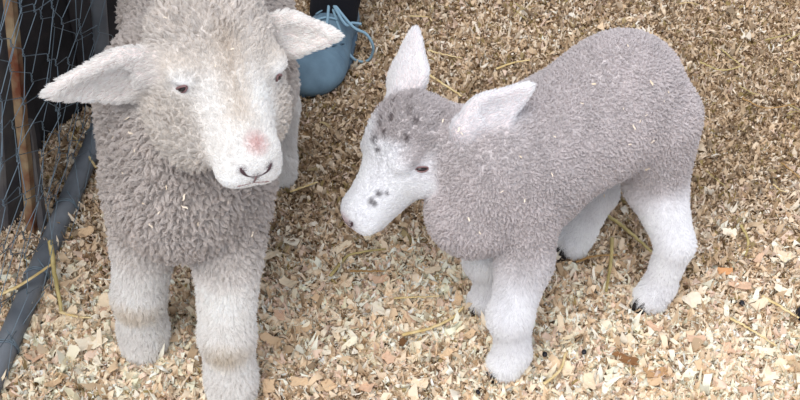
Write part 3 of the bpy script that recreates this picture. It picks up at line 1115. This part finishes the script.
def shoe(tb):
    q = lambda a, b, z: tb + fd * a + sd_ * b + np.array([0, 0, z])
    M = np.array([sd_, fd, [0, 0, 1]])
    A = [ell(q(.055, 0, .026), [.056, .062, .032], M, 's', .02),
         ell(q(.105, -.002, .032), [.053, .085, .040], M, 's', .03),
         cone(q(.12, 0, .045), q(.185, 0, .078), .030, .032, 's', .03),
         ell(q(.205, 0, .036), [.036, .060, .040], M, 's', .03),
         cone(q(.205, 0, .05), q(.207, 0, .098), .037, .036, 's', .02)]
    Cc = [cone(q(.20, 0, .085), q(.204, 0, .16), .029, .031, None, .008),
          cone(q(.03, -.08, -.05), q(.22, -.08, -.05), .0, .0, None, .001)]
    v, f = surface(A, Cc[:1], .004)
    v[:, 2] = np.maximum(v[:, 2], .008)
    # creases across the vamp
    t = (v - tb) @ fd
    v[:, 2] += np.where((t > .06) & (t < .15) & (v[:, 2] > .03), .0030 * np.sin(t * 330 + 30 * ((v - tb) @ sd_)) * np.clip(np.sin((t - .06) / .08 * 3.14), 0, 1), 0)
    up_ = mesh_obj('shoe', v, f, suede_mat, person)
    # sole
    V = []; n = 40
    for lv, (z, g) in enumerate(((0.0, .96), (.004, 1.0), (.014, 1.02), (.018, .97))):
        for k in range(n):
            a = 2 * math.pi * k / n
            yy = .128 - .134 * math.cos(a)
            u = yy / .262
            wdt = .058 * (math.sin(math.pi * min(max(u, 0), 1)) ** .45) * (1 - .16 * u - .10 * math.sin(math.pi * u) * (u > .5))
            V.append(q(.128 + (yy - .128) * g, wdt * g * (1 if math.sin(a) > 0 else -1) * (abs(math.sin(a)) > 1e-6), z + .004))
    Fc = []
    for lv in range(3):
        for k in range(n):
            Fc.append((lv * n + k, lv * n + (k + 1) % n, (lv + 1) * n + (k + 1) % n, (lv + 1) * n + k))
    Fc.append(tuple(range(n))[::-1]); Fc.append(tuple(3 * n + k for k in range(n)))
    mesh_obj('sole', V, Fc, sole_mat, up_)
    # toe seam and lace rows lie on the upper
    def on(a, b, lift=.002):
        z = .14
        while z > 0 and field(A, [], np.array([q(a, b, z)]))[0] > 0: z -= .0015
        return q(a, b, z + lift)
    seam = [on(.062 + .055 * (abs(b) / .045) ** 2, b, .0008) for b in np.linspace(-.045, .045, 19)]
    vv, ff = tube(seam, .0014, 6)
    mesh_obj('toe_seam', vv, ff, sole_mat, up_)
    for i, a in enumerate((.100, .118, .136, .154)):
        row = [on(a + .006 * (b / .022), b, .003) for b in np.linspace(-.022, .022, 9)]
        vv, ff = tube(row, .0026, 8, flat=(1.0, .6))
        mesh_obj('lace', vv, ff, lace_mat, up_)
    if tb is toe:
        k = on(.165, 0, .008)
        dk = depth(k)
        P3 = lambda px, py, dd: at_d(px, py, dk + dd)
        loops = [[k, P3(352, 26, -.01), P3(366, 34, -.005), P3(373, 46, .01), P3(371, 57, .03), P3(364, 62, .035), P3(354, 59, .02), P3(348, 52, .01), P3(343, 40, .0), k],
                 [k, P3(345, 24, -.01), P3(352, 23, 0), P3(361, 24, .01)],
                 [k, P3(325, 32, -.01), P3(312, 44, .0), P3(300, 56, .01), P3(292, 64, .03)]]
        for lp in loops:
            vv, ff = tube(spline(lp, 60), .0027, 8)
            mesh_obj('lace', vv, ff, lace_mat, up_)
    return up_
shoe(toe); shoe(toe2)

# ------------------------------------------------------------------ straw
straw_mat = material('dry_straw', srgb(188, 162, 108), rough=.6, var=(60, srgb(216, 196, 152)), bump=(200, .3, .0006))
green_mat = material('green_straw', srgb(150, 134, 84), rough=.6, var=(50, srgb(182, 164, 112)), bump=(200, .3, .0006))
brown_mat = material('brown_straw', srgb(140, 108, 66), rough=.7, var=(60, srgb(168, 132, 84)), bump=(200, .3, .0006))
def straw(pts, r, mat, label, group=None):
    P = []
    for p in pts:
        z = p[2] if len(p) > 2 else .019
        q = at(p[0], p[1], z); P.append(q)
    sp = spline(P, 26)
    n = len(sp)
    sp = sp + rng.normal(size=(n, 1)) * np.array([[.0003, .0003, .0002]])
    v, f = tube(sp, np.linspace(r, r * .65, n), 7, flat=(1.25, .7))
    o = mesh_obj('straw_stalk', v, f, mat)
    tag(o, label, 'straw', group)
ST = [
 ([(50, 240, .075), (55, 276, .045), (62, 313, .018)], .0032, green_mat, 'thick greenish straw stalk leaning on the grey pipe rail'),
 ([(60, 312), (75, 316), (92, 318)], .0022, straw_mat, 'short yellow straw lying at the foot of the leaning green stalk'),
 ([(-6, 297, .03), (22, 284, .045), (55, 262, .045)], .0028, straw_mat, 'bent yellow straw caught in the netting across the pipe rail'),
 ([(330, 276), (342, 262), (352, 254), (386, 249)], .0024, green_mat, "curved greenish straw on the shavings below the grey lamb's chin"),
 ([(350, 271), (385, 271)], .0020, brown_mat, 'straight brown straw just below the curved greenish straw between the lambs'),
 ([(402, 335), (430, 328), (452, 318), (464, 306)], .0024, straw_mat, "long pale straw left of the grey lamb's near forefoot"),
 ([(394, 298), (440, 296)], .0016, straw_mat, "thin pale straw lying level left of the grey lamb's forelegs"),
 ([(602, 212), (625, 228), (652, 252)], .0032, green_mat, "green-brown straw running under the belly to the grey lamb's near hind leg"),
 ([(612, 238), (611, 262), (606, 292)], .0026, green_mat, "upright greenish straw between the grey lamb's hind feet"),
 ([(576, 262), (595, 256), (618, 255)], .0018, brown_mat, "brown straw stub just below the grey lamb's far hind foot"),
 ([(428, 50), (442, 54), (462, 58)], .0020, straw_mat, "yellow straw just right of the grey lamb's upright ear"),
 ([(426, 73), (440, 82), (462, 96)], .0026, straw_mat, "yellow straw below the other at the base of the grey lamb's upright ear"),
 ([(496, 69), (512, 63), (530, 60)], .0022, straw_mat, "yellow straw lying above the grey lamb's shoulder line"),
 ([(410, 16), (428, 17), (432, 21)], .0016, straw_mat, 'small pale straw near the top edge above the upright ear'),
 ([(762, 296), (778, 305), (799, 318)], .0024, straw_mat, 'pale straw ending at the right edge of the bedding'),
 ([(730, 318), (752, 330), (776, 346)], .0020, straw_mat, 'pale straw in the lower right left of the edge straw'),
 ([(544, 384), (560, 370), (566, 352)], .0020, straw_mat, "curved straw on the bottom right of the grey lamb's near forefoot"),
 ([(741, 225), (748, 240), (746, 256)], .0022, green_mat, "short green straw on the bedding right of the grey lamb's hock"),
 ([(290, 192), (306, 186), (318, 182)], .0020, straw_mat, "yellow straw just right of the large lamb's hind foot"),
 ([(700, 62), (722, 70), (742, 66)], .0016, green_mat, "thin green straw right of the grey lamb's rump"),
 ([(765, 40), (790, 34)], .0016, green_mat, 'thin green straw near the top right corner'),
 ([(742, 98), (766, 108), (795, 104)], .0014, brown_mat, 'thin brown straw on the dark bedding at the right edge'),
 ([(536, 232), (541, 250), (548, 262)], .0018, brown_mat, "brown straw showing under the grey lamb's belly"),
 ([(96, 168, .03), (84, 150, .03), (70, 132, .02)], .0018, straw_mat, 'yellow straw behind the netting near the dark boards'),
 ([(60, 205), (74, 178), (88, 172)], .0018, brown_mat, 'brown straw behind the pipe rail next to the big lamb'),
]
for a in ST: straw(*a)
for k in range(46):                                # fine stems scattered through the darker bedding at the back
    px = random.uniform(365, 800); py = random.uniform(0, 190)
    if 500 < px < 705 and py > 15: continue
    if px < 540 and py > 60: continue
    a = random.uniform(-.9, .6); l = random.uniform(12, 34)
    straw([(px, py), (px + l * .5 * math.cos(a), py - l * .5 * math.sin(a) + random.uniform(-2, 2)), (px + l * math.cos(a), py - l * math.sin(a))],
          random.uniform(.0008, .0015), random.choice([green_mat, brown_mat, straw_mat]),
          'thin dry stem lying in the darker bedding behind the grey lamb', 'thin stems in the darker bedding')

# ------------------------------------------------------------------ droppings
drop_mat = material('dropping', srgb(26, 24, 30), rough=.5, bump=(300, .4, .0008))
for px, py, r, lb in ((742, 303, .0042, "small black dropping right of the square pale shaving"),
                      (545, 354, .0036, "small black dropping just right of the grey lamb's near forefoot"),
                      (584, 352, .0034, 'small black dropping left of the dark brown shaving'),
                      (478, 392, .0032, 'small black dropping at the bottom edge below the grey lamb'),
                      (804, 314, .0110, 'dark grey lump cut by the right edge of the photo')):
    v, f = ico(at(px, py, .018), np.array([r, r * 1.25, r * .85]), np.eye(3), 12, 8)
    v = np.array(v) * 1.0
    v = v + (lumps(v, 500, 2) * r * .08)[:, None]
    tag(mesh_obj('dropping', v, f, drop_mat), lb, 'dropping')

# ------------------------------------------------------------------ flecks of wood caught in the wool
def flecks(L_, pix, grp, lab, seed):
    body, V, Fq, _ = L_
    d = (V - CAM) @ fw
    PX = 400 + F * ((V - CAM) @ rt) / d; PY = 200 - F * ((V - CAM) @ up) / d
    r = np.random.default_rng(seed)
    for px, py, ln in pix:
        m = np.where((abs(PX - px) < 4) & (abs(PY - py) < 4))[0]
        if not len(m): continue
        i = m[np.argmin(d[m])]
        toc = unit(CAM - V[i])
        p = V[i] + toc * (L_[3]['out'])
        e1 = unit(np.cross(toc, r.normal(size=3))); e2 = np.cross(toc, e1)
        l = ln * .8 / 1000; wd = l * r.uniform(.22, .5)
        k = 6; top = []
        for a in range(k):
            for b in (-.5, .5):
                u = a / (k - 1) - .5
                top.append(p + e1 * u * l + e2 * b * wd * (1 - 1.2 * abs(u)) + toc * l * .4 * u * u + e2 * math.sin(u * 5) * l * .12)
        top = np.array(top); bot = top - toc * .0005
        VV_ = np.vstack([top, bot]); n_ = 2 * k; Fc = []
        for a in range(k - 1):
            o = 2 * a
            Fc += [(o, o + 2, o + 3, o + 1), (o + n_ + 1, o + n_ + 3, o + n_ + 2, o + n_),
                   (o, o + n_, o + n_ + 2, o + 2), (o + 1, o + 3, o + n_ + 3, o + n_ + 1)]
        Fc += [(0, 1, n_ + 1, n_), (n_ - 2, 2 * n_ - 2, 2 * n_ - 1, n_ - 1)]
        c = np.tile([CREAM, PALE, PALE][r.integers(3)], (len(VV_), 1))
        tag(mesh_obj('wood_fleck', VV_, Fc, shaving_mat, None, c, smooth=False), lab, 'wood fleck', grp)
SLf = (SL[0], SL[1], SL[2], dict(out=.0085)); BLf = (BL[0], BL[1], BL[2], dict(out=.012))
flecks(SLf, [(590, 81, 7), (655, 81, 9), (585, 101, 6), (626, 107, 4), (638, 131, 9), (656, 145, 8), (644, 122, 6), (650, 117, 5), (633, 148, 5),
             (557, 134, 5), (644, 173, 9), (556, 177, 7), (672, 89, 4), (612, 29, 5), (624, 42, 5), (446, 117, 6), (455, 128, 8), (458, 137, 6),
             (500, 195, 6), (527, 204, 6), (480, 236, 6), (466, 222, 7), (524, 155, 5), (603, 199, 6), (668, 103, 4)],
       "wood flecks caught in the grey lamb's fleece", "tiny pale wood fleck caught in the smaller grey lamb's fleece", 1)
flecks(BLf, [(124, 120, 7), (105, 132, 10), (110, 140, 9), (127, 137, 8), (131, 152, 5), (187, 201, 10), (187, 211, 10), (149, 229, 8), (155, 216, 6), (256, 237, 8),
             (163, 14, 6), (146, 6, 5), (236, 49, 5), (218, 66, 4), (168, 189, 7), (232, 205, 6), (119, 176, 5), (260, 210, 6), (200, 228, 6), (140, 205, 5)],
       "wood flecks caught in the cream lamb's fleece", "tiny pale wood fleck caught in the larger cream lamb's fleece", 2)
